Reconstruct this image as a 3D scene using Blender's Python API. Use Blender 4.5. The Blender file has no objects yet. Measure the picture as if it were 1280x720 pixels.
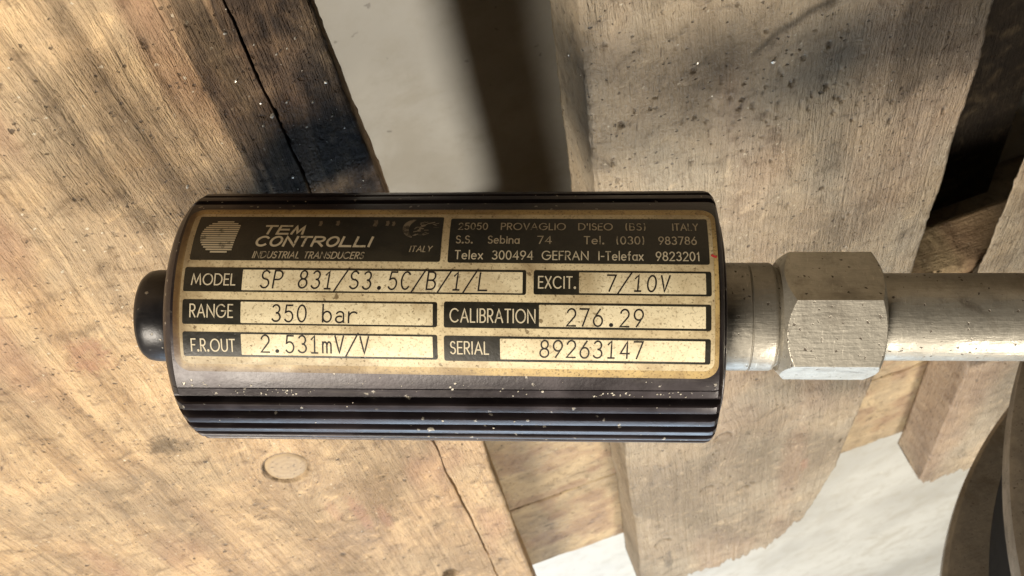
import bpy, math, random
import numpy as np
from mathutils import Matrix, Vector

sc = bpy.context.scene
COL = sc.collection
R = math.radians

# ------------------------------------------------------------------ camera
CAM_H = 0.14996
RIGHT = Vector((0.94288066, -0.13776407, 0.30331028))
UP = Vector((0.32905758, 0.52709733, -0.78351102))
BACK = Vector((-0.05193437, 0.83856393, 0.54232219))
cd = bpy.data.cameras.new('camera')
cam = bpy.data.objects.new('camera', cd)
COL.objects.link(cam)
mw = Matrix.Identity(4)
for i in range(3):
    mw[i][0], mw[i][1], mw[i][2] = RIGHT[i], UP[i], BACK[i]
mw[2][3] = CAM_H
cam.matrix_world = mw
cd.sensor_width = 36.0
cd.lens = 36.0 * 1400 / 1280
cd.clip_start = 0.005
cd.clip_end = 50
cd.dof.use_dof = True
cd.dof.focus_distance = 0.186
cd.dof.aperture_fstop = 72
sc.camera = cam

# ------------------------------------------------------------------ world, lamps, exposure
w = bpy.data.worlds.new('World')
sc.world = w
w.use_nodes = True
w.node_tree.nodes['Background'].inputs[0].default_value = (0.85, 0.92, 1.0, 1)
w.node_tree.nodes['Background'].inputs[1].default_value = 0.012

AIM = Vector((0.0, -0.2, 0.0))


def lamp(name, direction, dist, size, power, color, size_y=None, aim=AIM):
    l = bpy.data.lights.new(name, 'AREA')
    l.energy = power
    l.color = color
    if size_y:
        l.shape = 'RECTANGLE'
        l.size, l.size_y = size, size_y
    else:
        l.shape = 'DISK'
        l.size = size
    o = bpy.data.objects.new(name, l)
    COL.objects.link(o)
    d = Vector(direction).normalized()
    o.location = aim + d * dist
    o.rotation_euler = (-d).to_track_quat('-Z', 'Y').to_euler()
    return o


lamp('ceiling_lamp', (0.17, -0.50, 1.0), 1.6, 0.22, 21.0, (1.0, 0.915, 0.79))
lamp('soft_fill', (-0.85, 0.24, 1.0), 1.7, 0.75, 47.0, (1.0, 0.905, 0.77))  # added soft fill with no known source, weakens the hard shadows
lamp('window', (-0.22, -1.0, 0.36), 2.4, 1.6, 26.0, (0.64, 0.81, 1.0), 0.9)

vs = sc.view_settings
vs.view_transform = 'Standard'
vs.look = 'None'
vs.exposure = 0.12
vs.gamma = 1.0
vs.use_curve_mapping = False
sc.render.engine = 'CYCLES'
sc.render.resolution_x, sc.render.resolution_y = 1024, 576


# ------------------------------------------------------------------ helpers
def link(o, parent=None):
    COL.objects.link(o)
    if parent is not None:
        o.parent = parent
    return o


def empty(name, loc=(0, 0, 0), label=None, cat=None):
    o = link(bpy.data.objects.new(name, None))
    o.location = loc
    if label:
        o['label'] = label
        o['category'] = cat
    return o


def mesh_obj(name, verts, faces, material, parent=None, smooth=True, attrs=None):
    me = bpy.data.meshes.new(name)
    me.from_pydata(verts, [], faces)
    if smooth:
        me.polygons.foreach_set('use_smooth', [True] * len(me.polygons))
    for k, v in (attrs or {}).items():
        a = me.attributes.new(k, 'FLOAT', 'POINT')
        a.data.foreach_set('value', np.asarray(v, dtype=np.float32))
    me.update()
    me.materials.append(material)
    return link(bpy.data.objects.new(name, me), parent)


def hash2(ix, iy, seed):
    h = (ix.astype(np.int64) * 374761393 + iy.astype(np.int64) * 668265263 + seed * 1442695041) & 0xffffffff
    h = ((h ^ (h >> 13)) * 1274126177) & 0xffffffff
    return ((h ^ (h >> 16)) & 0xffff) / 65535.0


def vnoise(x, y, seed=0, oct=1):
    tot, amp, s = 0, 1.0, 0
    for k in range(oct):
        xi, yi = np.floor(x), np.floor(y)
        fx, fy = x - xi, y - yi
        fx, fy = fx * fx * (3 - 2 * fx), fy * fy * (3 - 2 * fy)
        a, b = hash2(xi, yi, seed + k), hash2(xi + 1, yi, seed + k)
        c, d = hash2(xi, yi + 1, seed + k), hash2(xi + 1, yi + 1, seed + k)
        tot = tot + amp * ((a * (1 - fx) + b * fx) * (1 - fy) + (c * (1 - fx) + d * fx) * fy)
        s += amp
        amp *= 0.5
        x, y = x * 2.03 + 17.3, y * 2.03 + 9.1
    return tot / s


def sstep(a, b, x):
    t = np.clip((x - a) / (b - a), 0, 1)
    return t * t * (3 - 2 * t)


# ------------------------------------------------------------------ materials
class NT:
    def __init__(self, name):
        self.m = bpy.data.materials.new(name)
        self.m.use_nodes = True
        self.t = self.m.node_tree
        self.b = self.t.nodes['Principled BSDF']

    def n(self, kind, **kw):
        nd = self.t.nodes.new(kind)
        for k, v in kw.items():
            setattr(nd, k, v)
        return nd

    def put(self, sock, v):
        if isinstance(v, bpy.types.NodeSocket):
            self.t.links.new(v, sock)
        elif isinstance(v, (tuple, list)):
            sock.default_value = (*v, 1) if len(v) == 3 and sock.type == 'RGBA' else v
        else:
            sock.default_value = v

    def mix(self, fac, a, b, blend='MIX'):
        nd = self.n('ShaderNodeMix', data_type='RGBA', blend_type=blend)
        self.put(nd.inputs[0], fac)
        self.put(nd.inputs[6], a)
        self.put(nd.inputs[7], b)
        return nd.outputs[2]

    def math(self, op, a, b=0.0, c=0.0, clamp=False):
        nd = self.n('ShaderNodeMath', operation=op, use_clamp=clamp)
        self.put(nd.inputs[0], a)
        self.put(nd.inputs[1], b)
        self.put(nd.inputs[2], c)
        return nd.outputs[0]

    def remap(self, v, a, b, c=0.0, d=1.0, smooth=True):
        nd = self.n('ShaderNodeMapRange', interpolation_type='SMOOTHSTEP' if smooth else 'LINEAR')
        self.put(nd.inputs[0], v)
        for i, q in enumerate((a, b, c, d)):
            self.put(nd.inputs[i + 1], q)
        return nd.outputs[0]

    def attr(self, name):
        return self.n('ShaderNodeAttribute', attribute_name=name).outputs['Fac']

    def coord(self):
        return self.n('ShaderNodeTexCoord').outputs['Object']

    def scale(self, vec, s, loc=(0, 0, 0)):
        nd = self.n('ShaderNodeMapping')
        self.put(nd.inputs[0], vec)
        nd.inputs['Scale'].default_value = s
        nd.inputs['Location'].default_value = loc
        return nd.outputs[0]

    def noise(self, vec, scale=1.0, detail=4.0, rough=0.55, dist=0.0):
        nd = self.n('ShaderNodeTexNoise')
        self.put(nd.inputs['Vector'], vec)
        nd.inputs['Scale'].default_value = scale
        nd.inputs['Detail'].default_value = detail
        nd.inputs['Roughness'].default_value = rough
        nd.inputs['Distortion'].default_value = dist
        return nd.outputs['Fac']

    def voro(self, vec, scale, rnd=1.0):
        nd = self.n('ShaderNodeTexVoronoi')
        self.put(nd.inputs['Vector'], vec)
        nd.inputs['Scale'].default_value = scale
        nd.inputs['Randomness'].default_value = rnd
        return nd.outputs['Distance'], nd.outputs['Color']

    def ramp(self, v, stops):
        nd = self.n('ShaderNodeValToRGB')
        self.put(nd.inputs[0], v)
        e = nd.color_ramp.elements
        while len(e) < len(stops):
            e.new(0.5)
        for el, (p, c) in zip(e, stops):
            el.position = p
            el.color = (*c, 1)
        return nd.outputs[0]

    def bump(self, h, dist, strength=1.0, normal=None):
        nd = self.n('ShaderNodeBump')
        nd.inputs['Strength'].default_value = strength
        nd.inputs['Distance'].default_value = dist
        self.put(nd.inputs['Height'], h)
        if normal is not None:
            self.put(nd.inputs['Normal'], normal)
        return nd.outputs[0]

    def out(self, color=None, rough=None, metal=None, normal=None, spec=None):
        for k, v in (('Base Color', color), ('Roughness', rough), ('Metallic', metal), ('Normal', normal),
                     ('Specular IOR Level', spec)):
            if v is not None:
                self.put(self.b.inputs[k], v)
        return self.m

    def specks(self, vec, scale, size, keep):
        """sparse irregular dots: 1 inside a dot"""
        nz = self.n('ShaderNodeTexNoise')
        self.put(nz.inputs['Vector'], vec)
        nz.inputs['Scale'].default_value = scale * 2.2
        nz.inputs['Detail'].default_value = 2
        off = self.n('ShaderNodeVectorMath', operation='MULTIPLY_ADD')
        self.put(off.inputs[0], nz.outputs['Color'])
        off.inputs[1].default_value = (0.7 / scale,) * 3
        self.put(off.inputs[2], vec)
        d, c = self.voro(off.outputs[0], scale)
        sep = self.n('ShaderNodeSeparateColor')
        self.put(sep.inputs[0], c)
        dot = self.remap(d, size * 0.55, size, 1.0, 0.0)
        on = self.remap(sep.outputs[0], keep, keep + 0.02, 1.0, 0.0)
        return self.math('MULTIPLY', dot, on)


def wood_material(name, pale, mid, dark, grey, contrast, grey_amt, seed, fibre=1.0):
    k = NT(name)
    co = k.coord()
    cmb = k.n('ShaderNodeCombineXYZ')
    k.put(cmb.inputs[0], k.attr('grain'))
    k.put(cmb.inputs[1], k.attr('along'))
    cmb.inputs[2].default_value = seed
    v = cmb.outputs[0]
    bands = k.noise(k.scale(v, (120, 5.0, 1)), 1, 5, 0.55, 0.5)
    strk = k.noise(k.scale(v, (380, 9.0, 1)), 1, 4, 0.6, 0.8)
    fine = k.noise(k.scale(v, (950, 34, 1)), 1, 3, 0.6, 0.6)
    fib = k.noise(k.scale(v, (2300, 190, 1)), 1, 2, 0.6, 0.5)
    torn = k.noise(k.scale(v, (1300, 210, 1)), 1, 3, 0.7, 1.2)
    blot = k.noise(co, 28, 5, 0.6, 0.4)
    tone = k.noise(k.scale(co, (1, 0.7, 1), (seed, 0, 0)), 16, 4, 0.6, 0.8)
    mott = k.noise(co, 170, 6, 0.68, 0.5)
    tiny = k.noise(co, 1100, 4, 0.65)
    g = k.math('ADD', k.math('MULTIPLY', bands, 0.46), k.math('MULTIPLY', fine, 0.22))
    g = k.math('ADD', g, k.math('MULTIPLY', strk, 0.32))
    g = k.math('ADD', k.math('MULTIPLY', k.math('SUBTRACT', g, 0.5), contrast), 0.5)
    col = k.ramp(g, [(0.24, dark), (0.42, mid), (0.58, pale), (0.78, tuple(min(1, q * 1.15) for q in pale))])
    gm = k.math('MULTIPLY', k.remap(blot, 0.36, 0.64), grey_amt)
    col = k.mix(gm, col, grey)
    # uneven ageing: browner and paler areas a few centimetres across
    col = k.mix(k.remap(tone, 0.49, 0.68, 0, 0.70), col, tuple(q * 0.55 for q in mid))
    col = k.mix(k.remap(tone, 0.46, 0.28, 0, 0.70), col, tuple(min(1, q * 1.34) for q in pale))
    col = k.mix(k.remap(mott, 0.50, 0.70, 0, 0.72), col, tuple(q * 0.45 for q in mid))
    col = k.mix(k.remap(mott, 0.46, 0.28, 0, 0.60), col, tuple(min(1, q * 1.28) for q in pale))
    col = k.mix(k.remap(strk, 0.57, 0.74, 0, 0.60 * fibre), col, dark)
    col = k.mix(k.remap(fib, 0.55, 0.78, 0, 0.35 * fibre), col, dark)
    col = k.mix(k.remap(torn, 0.60, 0.74, 0, 0.55 * fibre), col, tuple(min(1, q * 1.25) for q in pale))
    col = k.mix(k.remap(torn, 0.36, 0.26, 0, 0.75), col, tuple(q * 0.6 for q in dark))
    col = k.mix(k.remap(tiny, 0.55, 0.75, 0, 0.40), col, dark)
    # worn, rubbed colour patches, dirt with painted-in shade, dirt specks
    col = k.mix(k.math('MULTIPLY', k.attr('warm'), 0.75), col, (0.30, 0.14, 0.085))
    grime_shade = k.attr('grime_shade')
    gr = k.math('MULTIPLY', grime_shade, k.remap(k.noise(co, 130, 5, 0.65, 0.6), 0.2, 0.55, 0.72, 1.0), clamp=True)
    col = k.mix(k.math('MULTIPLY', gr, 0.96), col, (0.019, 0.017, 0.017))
    sp = k.math('MAXIMUM', k.math('MULTIPLY', k.attr('speck'), k.remap(tiny, 0.35, 0.55, 0.5, 1.0)), k.specks(co, 330, 0.19, 0.09))
    sp = k.math('MAXIMUM', sp, k.math('MULTIPLY', k.specks(k.scale(co, (1, 1, 1), (3, 7, 1)), 800, 0.30, 0.12), 0.8))
    col = k.mix(k.math('MULTIPLY', sp, 0.80), col, (0.045, 0.028, 0.016))
    lt = k.specks(k.scale(co, (1, 1, 1), (9, 2, 5)), 620, 0.24, 0.05)
    lt = k.math('MULTIPLY', lt, k.math('SUBTRACT', 1.0, grime_shade, clamp=True))
    col = k.mix(k.math('MULTIPLY', lt, 0.7), col, (0.62, 0.55, 0.42))
    h = k.math('ADD', k.math('MULTIPLY', fine, 0.6), k.math('MULTIPLY', fib, 0.35))
    h = k.math('ADD', h, k.math('MULTIPLY', mott, 1.0))
    h = k.math('ADD', h, k.math('MULTIPLY', torn, 0.6))
    h = k.math('ADD', h, k.math('MULTIPLY', tiny, 0.45))
    h = k.math('SUBTRACT', h, k.math('MULTIPLY', sp, 0.7))
    nrm = k.bump(h, 0.00085, 0.95)
    rough = k.remap(blot, 0.3, 0.7, 0.55, 0.78, False)
    spec = k.math('MULTIPLY', k.math('SUBTRACT', 1.0, k.math('MULTIPLY', gr, 0.75)), 0.35)
    return k.out(col, rough, 0.0, nrm, spec)


WOOD_A = wood_material('weathered_pine', (0.54, 0.375, 0.205), (0.37, 0.24, 0.122), (0.13, 0.078, 0.038),
                       (0.29, 0.235, 0.165), 1.5, 0.5, 1.0)
WOOD_B = wood_material('scuffed_pine', (0.41, 0.325, 0.22), (0.325, 0.25, 0.162), (0.16, 0.112, 0.07),
                       (0.33, 0.29, 0.225), 0.60, 0.7, 5.0, 0.45)
WOOD_C = wood_material('stringer_pine', (0.44, 0.33, 0.19), (0.34, 0.245, 0.135), (0.19, 0.125, 0.07),
                       (0.30, 0.25, 0.18), 0.9, 0.4, 9.0, 0.6)


def knot_material():
    k = NT('knot_wood')
    co = k.coord()
    d = k.n('ShaderNodeVectorMath', operation='LENGTH')
    k.put(d.inputs[0], k.scale(co, (1, 0.8, 1)))
    ring = k.noise(k.scale(co, (1, 1, 1)), 260, 4, 0.6, 1.0)
    s = k.math('SINE', k.math('ADD', k.math('MULTIPLY', d.outputs['Value'], 3600), k.math('MULTIPLY', ring, 6)))
    col = k.mix(k.remap(s, -1, 1, 0, 0.4), (0.36, 0.265, 0.155), (0.27, 0.19, 0.11))
    col = k.mix(k.remap(k.noise(co, 700, 4), 0.55, 0.7, 0, 0.7), col, (0.10, 0.07, 0.045))
    return k.out(col, 0.6, 0, k.bump(ring, 0.0004, 0.6), 0.3)


def concrete_material():
    k = NT('concrete')
    co = k.coord()
    a = k.noise(co, 9, 6, 0.6, 0.3)
    b = k.noise(co, 70, 5, 0.65)
    c = k.noise(co, 420, 3, 0.6)
    col = k.mix(k.remap(a, 0.35, 0.66), (0.42, 0.405, 0.36), (0.53, 0.515, 0.46))
    col = k.mix(k.remap(b, 0.45, 0.75, 0, 0.6), col, (0.36, 0.33, 0.265))
    col = k.mix(k.remap(k.noise(co, 26, 5, 0.65, 1.0), 0.5, 0.7, 0, 0.5), col, (0.38, 0.345, 0.275))
    col = k.mix(k.math('MULTIPLY', k.specks(co, 170, 0.16, 0.12), 0.5), col, (0.10, 0.085, 0.07))
    col = k.mix(k.math('MULTIPLY', k.specks(k.scale(co, (1, 1, 1), (3, 1, 0)), 60, 0.10, 0.10), 0.6), col, (0.72, 0.67, 0.52))
    rough = k.remap(a, 0.3, 0.7, 0.42, 0.56, False)
    h = k.math('ADD', b, k.math('MULTIPLY', c, 0.5))
    return k.out(col, rough, 0, k.bump(h, 0.0002, 0.3), 0.5)


def black_metal(name, base, rough0, dust):
    k = NT(name)
    co = k.coord()
    a = k.noise(co, 90, 5, 0.6, 0.3)
    b = k.noise(k.scale(co, (90, 900, 900)), 1, 4, 0.65)
    c = k.noise(co, 1500, 3, 0.6)
    col = k.mix(k.remap(a, 0.35, 0.7), base, tuple(q * 1.9 + 0.006 for q in base))
    col = k.mix(k.remap(b, 0.52, 0.78, 0, dust), col, (0.12, 0.105, 0.085))
    sp = k.specks(co, 800, 0.26, 0.10)
    col = k.mix(k.math('MULTIPLY', sp, 0.6), col, (0.42, 0.38, 0.31))
    sp2 = k.specks(k.scale(co, (1, 1, 1), (4, 2, 7)), 330, 0.16, 0.12)
    col = k.mix(k.math('MULTIPLY', sp2, 0.8), col, (0.5, 0.45, 0.36))
    rough = k.math('ADD', k.remap(a, 0.3, 0.7, rough0, rough0 + 0.16, False), k.math('MULTIPLY', c, 0.10))
    h = k.math('ADD', c, k.math('MULTIPLY', k.math('ADD', sp, sp2), 1.5))
    return k.out(col, rough, 0.25, k.bump(h, 0.00006, 0.5), 0.5)


def zinc(name, base, rough0, seed):
    k = NT(name)
    co = k.scale(k.coord(), (1, 1, 1), (seed, seed * 2, 0))
    a = k.noise(co, 130, 5, 0.6, 0.3)
    b = k.noise(co, 620, 4, 0.65)
    c = k.noise(k.scale(co, (200, 1600, 1600)), 1, 3, 0.6)
    col = k.mix(k.remap(a, 0.35, 0.68), base, tuple(q * 0.72 for q in base))
    col = k.mix(k.remap(b, 0.50, 0.75, 0, 0.6), col, tuple(q * 0.55 for q in base))
    sp = k.math('MAXIMUM', k.specks(co, 430, 0.17, 0.10), k.specks(k.scale(co, (1, 1, 1), (2, 5, 1)), 1000, 0.26, 0.22))
    col = k.mix(k.remap(k.noise(co, 60, 5, 0.7, 1.0), 0.52, 0.72, 0, 0.55), col, (0.10, 0.075, 0.05))
    col = k.mix(k.math('MULTIPLY', sp, 0.9), col, (0.05, 0.032, 0.02))
    scr = k.noise(k.scale(co, (2600, 240, 240)), 1, 3, 0.7, 1.5)
    col = k.mix(k.remap(scr, 0.62, 0.72, 0, 0.6), col, tuple(min(1, q * 1.5) for q in base))
    col = k.mix(k.remap(scr, 0.36, 0.28, 0, 0.6), col, tuple(q * 0.4 for q in base))
    rough = k.math('ADD', k.remap(a, 0.3, 0.7, rough0, rough0 + 0.20, False), k.math('MULTIPLY', sp, 0.3))
    h = k.math('ADD', k.math('MULTIPLY', b, 1.2), k.math('ADD', c, k.math('MULTIPLY', a, 1.0)))
    h = k.math('SUBTRACT', h, k.math('MULTIPLY', sp, 0.8))
    return k.out(col, rough, k.math('SUBTRACT', 0.70, k.math('MULTIPLY', sp, 0.55)), k.bump(h, 0.00016, 0.5), 0.5)


def print_material(name, base, dirt, amount, rough=0.42, metal=0.0, edge=False, seed=0.0):
    k = NT(name)
    co = k.scale(k.coord(), (1, 1, 1), (seed, 0, seed))
    a = k.noise(co, 120, 5, 0.65, 0.5)
    b = k.noise(co, 900, 4, 0.65)
    col = k.mix(k.remap(a, 0.38, 0.72, 0, amount), base, dirt)
    col = k.mix(k.remap(b, 0.52, 0.76, 0, amount * 0.8), col, dirt)
    sp = k.math('MAXIMUM', k.specks(co, 420, 0.19, 0.24), k.specks(k.scale(co, (1, 1, 1), (2, 5, 1)), 1100, 0.27, 0.26))
    if edge:
        e = k.math('MULTIPLY', k.attr('edge'), k.remap(a, 0.15, 0.6, 0.75, 1.0))
        col = k.mix(e, col, (0.085, 0.045, 0.018))
    big = k.noise(k.scale(co, (1, 1, 1), (1, 3, 2)), 42, 5, 0.65, 1.2)
    col = k.mix(k.remap(big, 0.45, 0.70, 0, amount * 1.3), col, tuple(q * 0.8 for q in dirt))
    d3 = k.specks(k.scale(co, (1, 1, 1), (7, 5, 3)), 210, 0.15, 0.16)
    sp = k.math('MULTIPLY', k.math('MAXIMUM', sp, d3), k.remap(big, 0.36, 0.62, 0.12, 1.0))
    pin = k.noise(co, 2600, 3, 0.6)
    col = k.mix(k.remap(pin, 0.54, 0.68, 0, amount * 1.3), col, tuple(q * 0.5 for q in dirt))
    col = k.mix(k.math('MULTIPLY', sp, 0.85), col, tuple(q * 0.45 for q in dirt))
    h = k.math('ADD', b, k.math('MULTIPLY', sp, -0.8))
    return k.out(col, k.remap(a, 0.3, 0.7, rough - 0.05, rough + 0.15, False), metal, k.bump(h, 0.00008, 0.5), 0.4)


def ink_material(name, ink, under, wear):
    k = NT(name)
    co = k.coord()
    a = k.noise(co, 520, 4, 0.7)
    col = k.mix(k.remap(a, 0.62 - wear, 0.80 - wear, 0, 0.9), ink, under)
    return k.out(col, 0.5, 0, None, 0.3)


def plain(name, col, rough, metal=0.0, spec=0.5):
    k = NT(name)
    a = k.noise(k.coord(), 260, 4, 0.6)
    return k.out(k.mix(k.remap(a, 0.35, 0.7), col, tuple(q * 0.65 for q in col)), rough, metal, None, spec)


M_KNOT = knot_material()
M_CONC = concrete_material()
M_BODY = black_metal('black_anodised', (0.015, 0.0105, 0.012), 0.25, 0.26)
M_BOSS = black_metal('black_plastic', (0.012, 0.011, 0.012), 0.24, 0.12)
M_NECK = zinc('zinc_neck', (0.40, 0.37, 0.31), 0.36, 1.0)
M_NUT = zinc('zinc_nut', (0.50, 0.465, 0.39), 0.34, 3.0)
M_PIPE = zinc('galvanised_pipe', (0.43, 0.40, 0.335), 0.33, 7.0)
M_PLATE = print_material('plate_tan', (0.58, 0.42, 0.17), (0.20, 0.12, 0.045), 0.55, 0.38, 0.0, True)
M_FIELD = print_material('plate_cream', (0.76, 0.65, 0.41), (0.30, 0.20, 0.09), 0.45, 0.40, 0.0, True, 2.0)
M_WIN = print_material('window_cream', (0.82, 0.73, 0.50), (0.36, 0.25, 0.11), 0.44, 0.45, 0.0, False, 5.0)
M_PANEL = print_material('panel_black', (0.013, 0.012, 0.008), (0.05, 0.042, 0.026), 0.42, 0.34, 0.0, False, 8.0)
M_INK = ink_material('stamped_ink', (0.018, 0.014, 0.012), (0.40, 0.30, 0.15), -0.08)
M_WHITE = ink_material('reverse_print', (0.60, 0.53, 0.38), (0.05, 0.042, 0.03), 0.08)
M_FADED = ink_material('faded_print', (0.46, 0.39, 0.27), (0.04, 0.034, 0.024), 0.10)
M_REEL = zinc('painted_steel', (0.21, 0.185, 0.15), 0.40, 11.0)
M_RUBBER = plain('black_rubber', (0.008, 0.007, 0.006), 0.95, 0.0, 0.1)
M_SWARF = plain('swarf', (0.62, 0.58, 0.50), 0.42, 0.6)

# ------------------------------------------------------------------ floor
v = [(-3, -4, -0.1), (3, -4, -0.1), (3, 2, -0.1), (-3, 2, -0.1)]
fl = mesh_obj('floor', v, [(0, 1, 2, 3)], M_CONC, smooth=False)
fl['kind'] = 'structure'

# ------------------------------------------------------------------ pallet
pallet = empty('wooden_pallet', (0, 0, -0.1),
               'weathered pine pallet with wide gapped deck boards on the concrete floor', 'pallet')


def rows(y0, y1, fine0, fine1, step0, step1, coarse=0.02):
    """y samples from the near end (y1) to the far end (y0), dense between fine0 (far) and fine1 (near)"""
    ys = list(np.arange(y1, fine1, -coarse))
    y = fine1
    while y > fine0:
        ys.append(y)
        t = (fine1 - y) / (fine1 - fine0)
        y -= step0 + (step1 - step0) * t
    ys += list(np.arange(fine0, y0, -coarse)) + [y0]
    return np.array(ys)


def board(name, x0f, x1f, ys, tops, th, ztop, mat, feat, parent, dense=None, swap=False, seed=0, endf=None, side_shade=None):
    """One plank: a closed grid. x0f, x1f give the two long edges at y; dense=(x, fn) lets grid columns follow a crack.
    feat(x, y) -> dz, grain, grime, speck, warm on the top face."""
    bev = 0.0011
    NB = 4
    cols = []                                     # (t, ox, oz, side)
    for z in np.linspace(-th, -bev, 14):
        cols.append((0, 0, z, -1))
    for a in np.linspace(0, math.pi / 2, NB + 2)[1:-1]:
        cols.append((0, bev * (1 - math.cos(a)), -bev * (1 - math.sin(a)), 0))
    for t in tops:
        cols.append((t, bev * (1 - 2 * t), 0, 1))
    for a in np.linspace(math.pi / 2, 0, NB + 2)[1:-1]:
        cols.append((1, -bev * (1 - math.cos(a)), -bev * (1 - math.sin(a)), 0))
    for z in np.linspace(-bev, -th, 14):
        cols.append((1, 0, z, -1))
    c = np.array(cols)
    NC, NR = len(c), len(ys)
    Y = np.repeat(ys[:, None], NC, 1)
    T, OX, OZ, S = [np.repeat(c[None, :, i], NR, 0) for i in range(4)]
    if endf is not None:                           # ragged far end
        yy = ys[-1]
        e = endf(T)
        Y = np.where(Y < ys[-1] * 0.75, ys[-1] * 0.75 + (Y - ys[-1] * 0.75) * (e - ys[-1] * 0.75) / (yy - ys[-1] * 0.75), Y)
    depth = -OZ / th
    X0 = x0f(Y) + 0.00025 * (vnoise(Y * 500, depth * 14, seed + 3, 2) - 0.5) * 2
    X1 = x1f(Y) + 0.00025 * (vnoise(Y * 500, depth * 14, seed + 4, 2) - 0.5) * 2
    if side_shade is not None:                           # edge leans under the board so the gap reads as shade
        X0 = X0 + np.where(T < 0.01, 0.030 * depth * side_shade(Y), 0)
    X = X0 * (1 - T) + X1 * T + OX
    if dense is not None:
        xc, fn, wd = dense
        X = X + (fn(Y) - xc) * np.clip(1 - np.abs(X - xc) / wd, 0, 1)
    top = (S > 0.5)
    dz, gr, gm, sp, wm = feat(X, Y)
    # chipped, slightly worn long edges
    ed = np.minimum(X - X0, X1 - X)
    chip = np.clip(vnoise(X * 260, Y * 200, seed + 8, 3) - 0.56, 0, 1) * np.exp(-np.clip(ed, 0, 1) / 0.0022)
    Z = OZ + np.where(top, dz, 0) - chip * 0.0028 * (S > -0.5)
    gr = np.where(top, gr, X + np.where(T > 0.5, -OZ, OZ))
    gm, sp = np.where(S > -0.5, gm, gm * 0.6), np.where(top, sp, 0)
    if side_shade is not None:                           # gap shade painted on the side of the long edge
        gm = np.where((T < 0.01) & (OZ < -0.0006), np.maximum(gm, side_shade(Y)), gm)
    P = np.stack([X, Y, Z + ztop], 2).reshape(-1, 3)
    if swap:
        P = P[:, [1, 0, 2]]
    i = np.arange(NR - 1)[:, None] * NC + np.arange(NC - 1)[None, :]
    q = np.stack([i, i + NC, i + NC + 1, i + 1], 2).reshape(-1, 4)
    i2 = np.arange(NR - 1) * NC
    q2 = np.stack([i2 + NC - 1, i2 + 2 * NC - 1, i2 + NC, i2], 1)
    q = np.concatenate([q, q2])
    if swap:
        q = q[:, ::-1]
    faces = q.tolist()
    a, b = list(range(NC)), list(range((NR - 1) * NC, NR * NC))
    faces += [a[::-1] if swap else a]
    if endf is None:
        faces += [b if swap else b[::-1]]
    else:                                          # end wall under the ragged edge
        low = P[(NR - 1) * NC:].copy()
        low[:, 2] = ztop - th
        k0 = len(P)
        P = np.concatenate([P, low])
        faces += [(b[j], k0 + j, k0 + j + 1, b[j + 1]) for j in range(NC - 1)]
        gr, Y, gm, sp, wm = [np.concatenate([q_.ravel(), q_[-1].ravel()]) for q_ in (gr, Y, gm, sp, wm)]
    P[:, 2] += 0.1                                # pallet origin sits on the floor
    return mesh_obj(name, P.tolist(), faces, mat, parent, True,
                    {'grain': gr.ravel(), 'along': Y.ravel(), 'grime_shade': gm.ravel(), 'speck': sp.ravel(), 'warm': wm.ravel()})


def dots(X, Y, pts):
    """soft irregular dots (x, y, rx, ry, strength)"""
    o = np.zeros_like(X)
    nz = vnoise(X * 1400, Y * 1400, 77, 2)
    for (px, py, rx, ry, s) in pts:
        m = (np.abs(X - px) < 2.5 * rx) & (np.abs(Y - py) < 2.5 * ry)
        if m.any():
            d = np.sqrt(((X[m] - px) / rx) ** 2 + ((Y[m] - py) / ry) ** 2) + (nz[m] - 0.5) * 1.0
            o[m] = np.maximum(o[m], s * (1 - sstep(0.55, 1.15, d)))
    return o


def scatter(n, x0, x1, y0, y1, r0, r1, seed, s0=0.4, s1=1.0):
    q = random.Random(seed)
    out = []
    for _ in range(n):
        r = r0 + (r1 - r0) * q.random() ** 3
        out.append((q.uniform(x0, x1), q.uniform(y0, y1), r, r * q.uniform(1.0, 2.6), q.uniform(s0, s1)))
    return out


def grain_warp(X, Y, knots, seed):
    g = X + 0.011 * (vnoise(X * 14, Y * 8, seed, 2) - 0.5) + 0.0022 * (vnoise(X * 60, Y * 30, seed + 5, 2) - 0.5)
    for (kx, ky, r, ln) in knots:
        dx, dy = X - kx, Y - ky
        d = np.sqrt(dx ** 2 + dy ** 2)
        f = np.exp(-(dx / (2.6 * r)) ** 2 - (dy / ln) ** 2)
        g = g - dx * 0.82 * f
        g = np.where(d < r, kx + d * 0.8, g)
    return g


KN = (-0.0599, -0.2813)
KA, KB = (0.0052, -0.0044), (-0.0025, -0.0077)    # half axes of the oval knot


def knot_metric(X, Y):
    det = KA[0] * KB[1] - KA[1] * KB[0]
    dx, dy = X - KN[0], Y - KN[1]
    return np.hypot((dx * KB[1] - dy * KB[0]) / det, (dy * KA[0] - dx * KA[1]) / det)



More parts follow.
